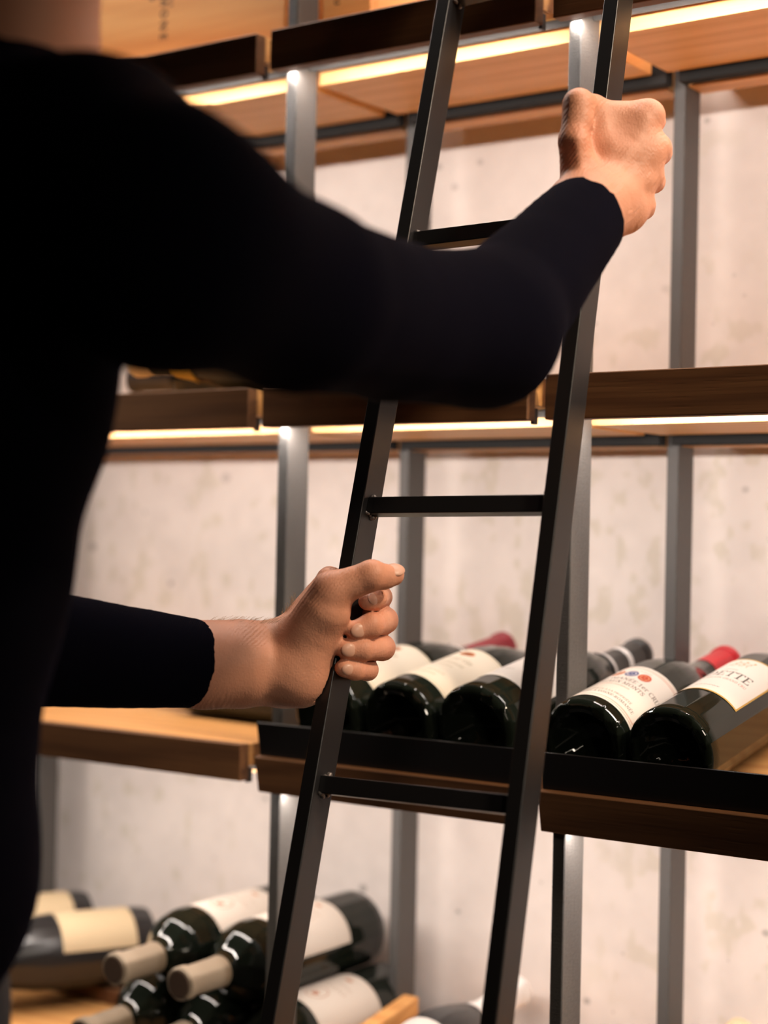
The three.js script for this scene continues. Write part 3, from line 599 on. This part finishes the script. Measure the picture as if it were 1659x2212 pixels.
// lower tilted bays
const b5 = S.S4 - 0.019;
const GL = 'bottles lying on the lowest tilted shelf';
bottle('burgundy', r1, onTilt(0.11, r1, b5, 0.032, TILT4), tilt4, UP, { label: 'dark bottle with white label and white capsule at the bottom between the ladder stiles', group: GL, labels: [L(texWhite, 0.03, 0.11, 1.2)], cap: [0.1760, M.whiteCap], glass: M.glassMatte });
bottle('burgundy', r1, onTilt(0.335, r1, b5, 0.032, TILT4), tilt4, UP, { label: 'bottle with a cream capsule just rising over the bottom edge beside the rear posts', group: GL, labels: [L(texCream, 0.03, 0.11, 1.1)], cap: [0.1980, M.cream], glass: M.glassMatte });
const divider = thing('shelf_divider', 'light oak divider board sloping up toward the wall beside the pile of bottles', 'divider');
{ const g = box(0.0265, 0.0435, 0, 0.053, -0.172, -0.03, 0.0015), p = g.attributes.position; for (let i = 0; i < p.count; i++) p.setY(i, p.getY(i) > 0.0265 ? p.getY(i) + 0.0025 - 0.2 * (p.getZ(i) + 0.172) : p.getY(i) - 0.15 * (p.getZ(i) + 0.03)); g.translate(0, S.S4 + 0.0425, 0); obj('board', g, M.oak, divider); }
// the pile on the lowest flat shelf
const rp = 0.0372, yS = S.S4 + 0.035, GP = 'bordeaux bottles piled with necks to the room';
const pile = [
  [-0.125, 1, 'upper piled bottle with tan capsule farther from the ladder'], [-0.047, 1, 'upper piled bottle with tan capsule partly behind the ladder stile'],
  [-0.164, 0, 'lower piled bottle at the outer corner of the pile, tan capsule at the frame edge'], [-0.086, 0, 'lower piled bottle in the middle of the bottom row, under both upper ones'], [-0.0085, 0, 'lower piled bottle with pale label seen just past the ladder stile'],
];
for (const [x, row, label] of pile) {
  const y = yS + rp + row * 0.0645 + 0.0024;
  bottle('bordeaux', rp, V(x - 0.016, y, -0.214), V(0.03, -0.012, 1), V(0.25, 1, 0), { label, group: GP, labels: [L(texPile, 0.06, 0.155, 1.25)], cap: [0.2094, M.tan], capEnd: M.capEnd });
}
// two champagne bottles on a wooden rest
const rest = thing('bottle_rest', 'dark wooden rest block under the two cream-labelled champagne bottles', 'rest');
obj('block', box(-0.46, -0.3, yS, yS + 0.016, -0.2, -0.135, 0.002), M.front, rest);
const creamPaper = std({ color: new THREE.Color().setRGB(0.58, 0.45, 0.28), roughness: 0.7 });
const rc = 0.0385, creamLabel = (y0, y1, half, mid) => ({ mat: creamPaper, y0, y1, half, mid });
for (const [x, z, label] of [[-0.32, -0.19, 'champagne bottle with plain cream label lying in front on the wooden rest'], [-0.425, -0.205, 'champagne bottle with plain cream label lying behind, half hidden by the man']]) {
  bottle('champagne', rc, V(x, yS + 0.016 + rc + 0.0004, z), V(-0.42, 0, 0.9), V(0.35, 1, 0.25), { label, group: 'champagne bottles on the wooden rest', labels: [creamLabel(0.024, 0.104, 1.0, 0)], cap: [0.1760, M.cream], glass: M.glassMatte });
}
// bottles lying on the other flat shelves
bottle('champagne', rc, V(0.03, S.S2 + 0.0351 + rc, -0.078), V(-0.996, 0.01, 0.05), V(0, 1, 0.5), { label: 'dark bottle with a yellow neck band and pale capsule tip under the arm', cap: [0.2376, M.cream], rings: [[0.178, 0.21, M.yellow]] });
bottle('bordeaux', 0.034, V(-0.07, S.S2 + 0.0351 + 0.034, -0.172), V(-1, 0, 0.03), V(0, 1, 0.5), { label: 'dark bottle lying behind the yellow-banded bottle under the arm', cap: [0.2, M.capBlack] });
bottle('bordeaux', rp, V(-0.045, S.S3 + 0.032 + rp, -0.13), V(-0.97, 0, -0.1), V(0, 1, 0.5), { label: 'dark bottle lying along the flat shelf behind the bare forearm', labels: [L(texPile, 0.06, 0.14, 1.0)], cap: [0.2094, M.capBlack] });

// ---------------------------------------------------------------- wooden crates
function crateTexture(texts, wide, high) {
  const K = 3600, W = Math.round(wide * K), H = Math.round(high * K), c = document.createElement('canvas'); c.width = W; c.height = H;
  const g = c.getContext('2d'), im = g.createImageData(W, H);
  for (let y = 0; y < H; y++) for (let x = 0; x < W; x++) {
    const o = oakValue(x / K * 1.6 + 0.2, y / K * 2.2 + 0.13, 11), t = Math.min(1, 0.34 * o.ring + 0.2 * o.streak + 0.3 * o.big), i = (y * W + x) * 4;
    for (let k = 0; k < 3; k++) im.data[i + k] = 255 * mix([0.87, 0.68, 0.44][k], [0.74, 0.5, 0.27][k], t);
    im.data[i + 3] = 255;
  }
  g.putImageData(im, 0, 0);
  for (const [s, size, mx, my] of texts) { const px = size * K; g.save(); g.translate(mx * K, H - my * K); g.rotate(Math.PI / 2); g.fillStyle = '#2e1f10'; g.font = `bold ${px}px sans-serif`; g.textAlign = 'right'; [...s].reverse().reduce((p, ch) => { g.fillText(ch, p, 0); return p - g.measureText(ch).width - px * 0.14; }, 0); g.restore(); }
  const t = new THREE.CanvasTexture(c); t.colorSpace = THREE.SRGBColorSpace; t.magFilter = THREE.LinearFilter;
  return t;
}
function crate(x0, x1, y0, h, z0, z1, label, texts) {
  const t = thing('wooden_crate', label, 'crate', [0, y0, 0]), T = 0.009;
  const f = box(x0, x1, 0, h, z1 - T, z1, 0.0008), p = f.attributes.position, uv = f.attributes.uv;
  for (let i = 0; i < p.count; i++) uv.setXY(i, (p.getX(i) - x0) / (x1 - x0), p.getY(i) / h);
  obj('front_panel', f, std({ map: crateTexture(texts, x1 - x0, h), roughness: 0.62 }), t);
  obj('side_panel', box(x0, x0 + T, 0, h, z0 + T, z1 - T, 0.0008, 0.3), M.pine, t); obj('side_panel', box(x1 - T, x1, 0, h, z0 + T, z1 - T, 0.0008, 0.5), M.pine, t);
  obj('bottom_panel', box(x0 + T, x1 - T, 0, T, z0 + T, z1 - T, 0.0008, 0.8), M.pine, t); obj('top_panel', box(x0 + T, x1 - T, h - T, h, z0 + T, z1 - T, 0.0008, 1.1), M.pine, t);
  obj('back_panel', box(x0, x1, 0, h, z0, z0 + T, 0.0008, 1.7), M.pine, t);
}
const y1 = S.S1 + 0.035;
crate(-0.34, -0.0315, y1 + 0.0002, 0.19, -0.19, -0.034, 'big pale wooden wine crate with dark lettering reading downwards', [['HARMONE', 0.0128, 0.156, 0.0305], ['LES', 0.0066, 0.167, 0.061], ['S', 0.0128, 0.142, 0.0705]]);
crate(0.0145, 0.067, y1 + 0.0002, 0.17, -0.19, -0.03, 'narrow pale wooden crate beside the post, tinier lettering', [['CRU', 0.009, 0.013, 0.028]]);

renderer.render(scene, camera);
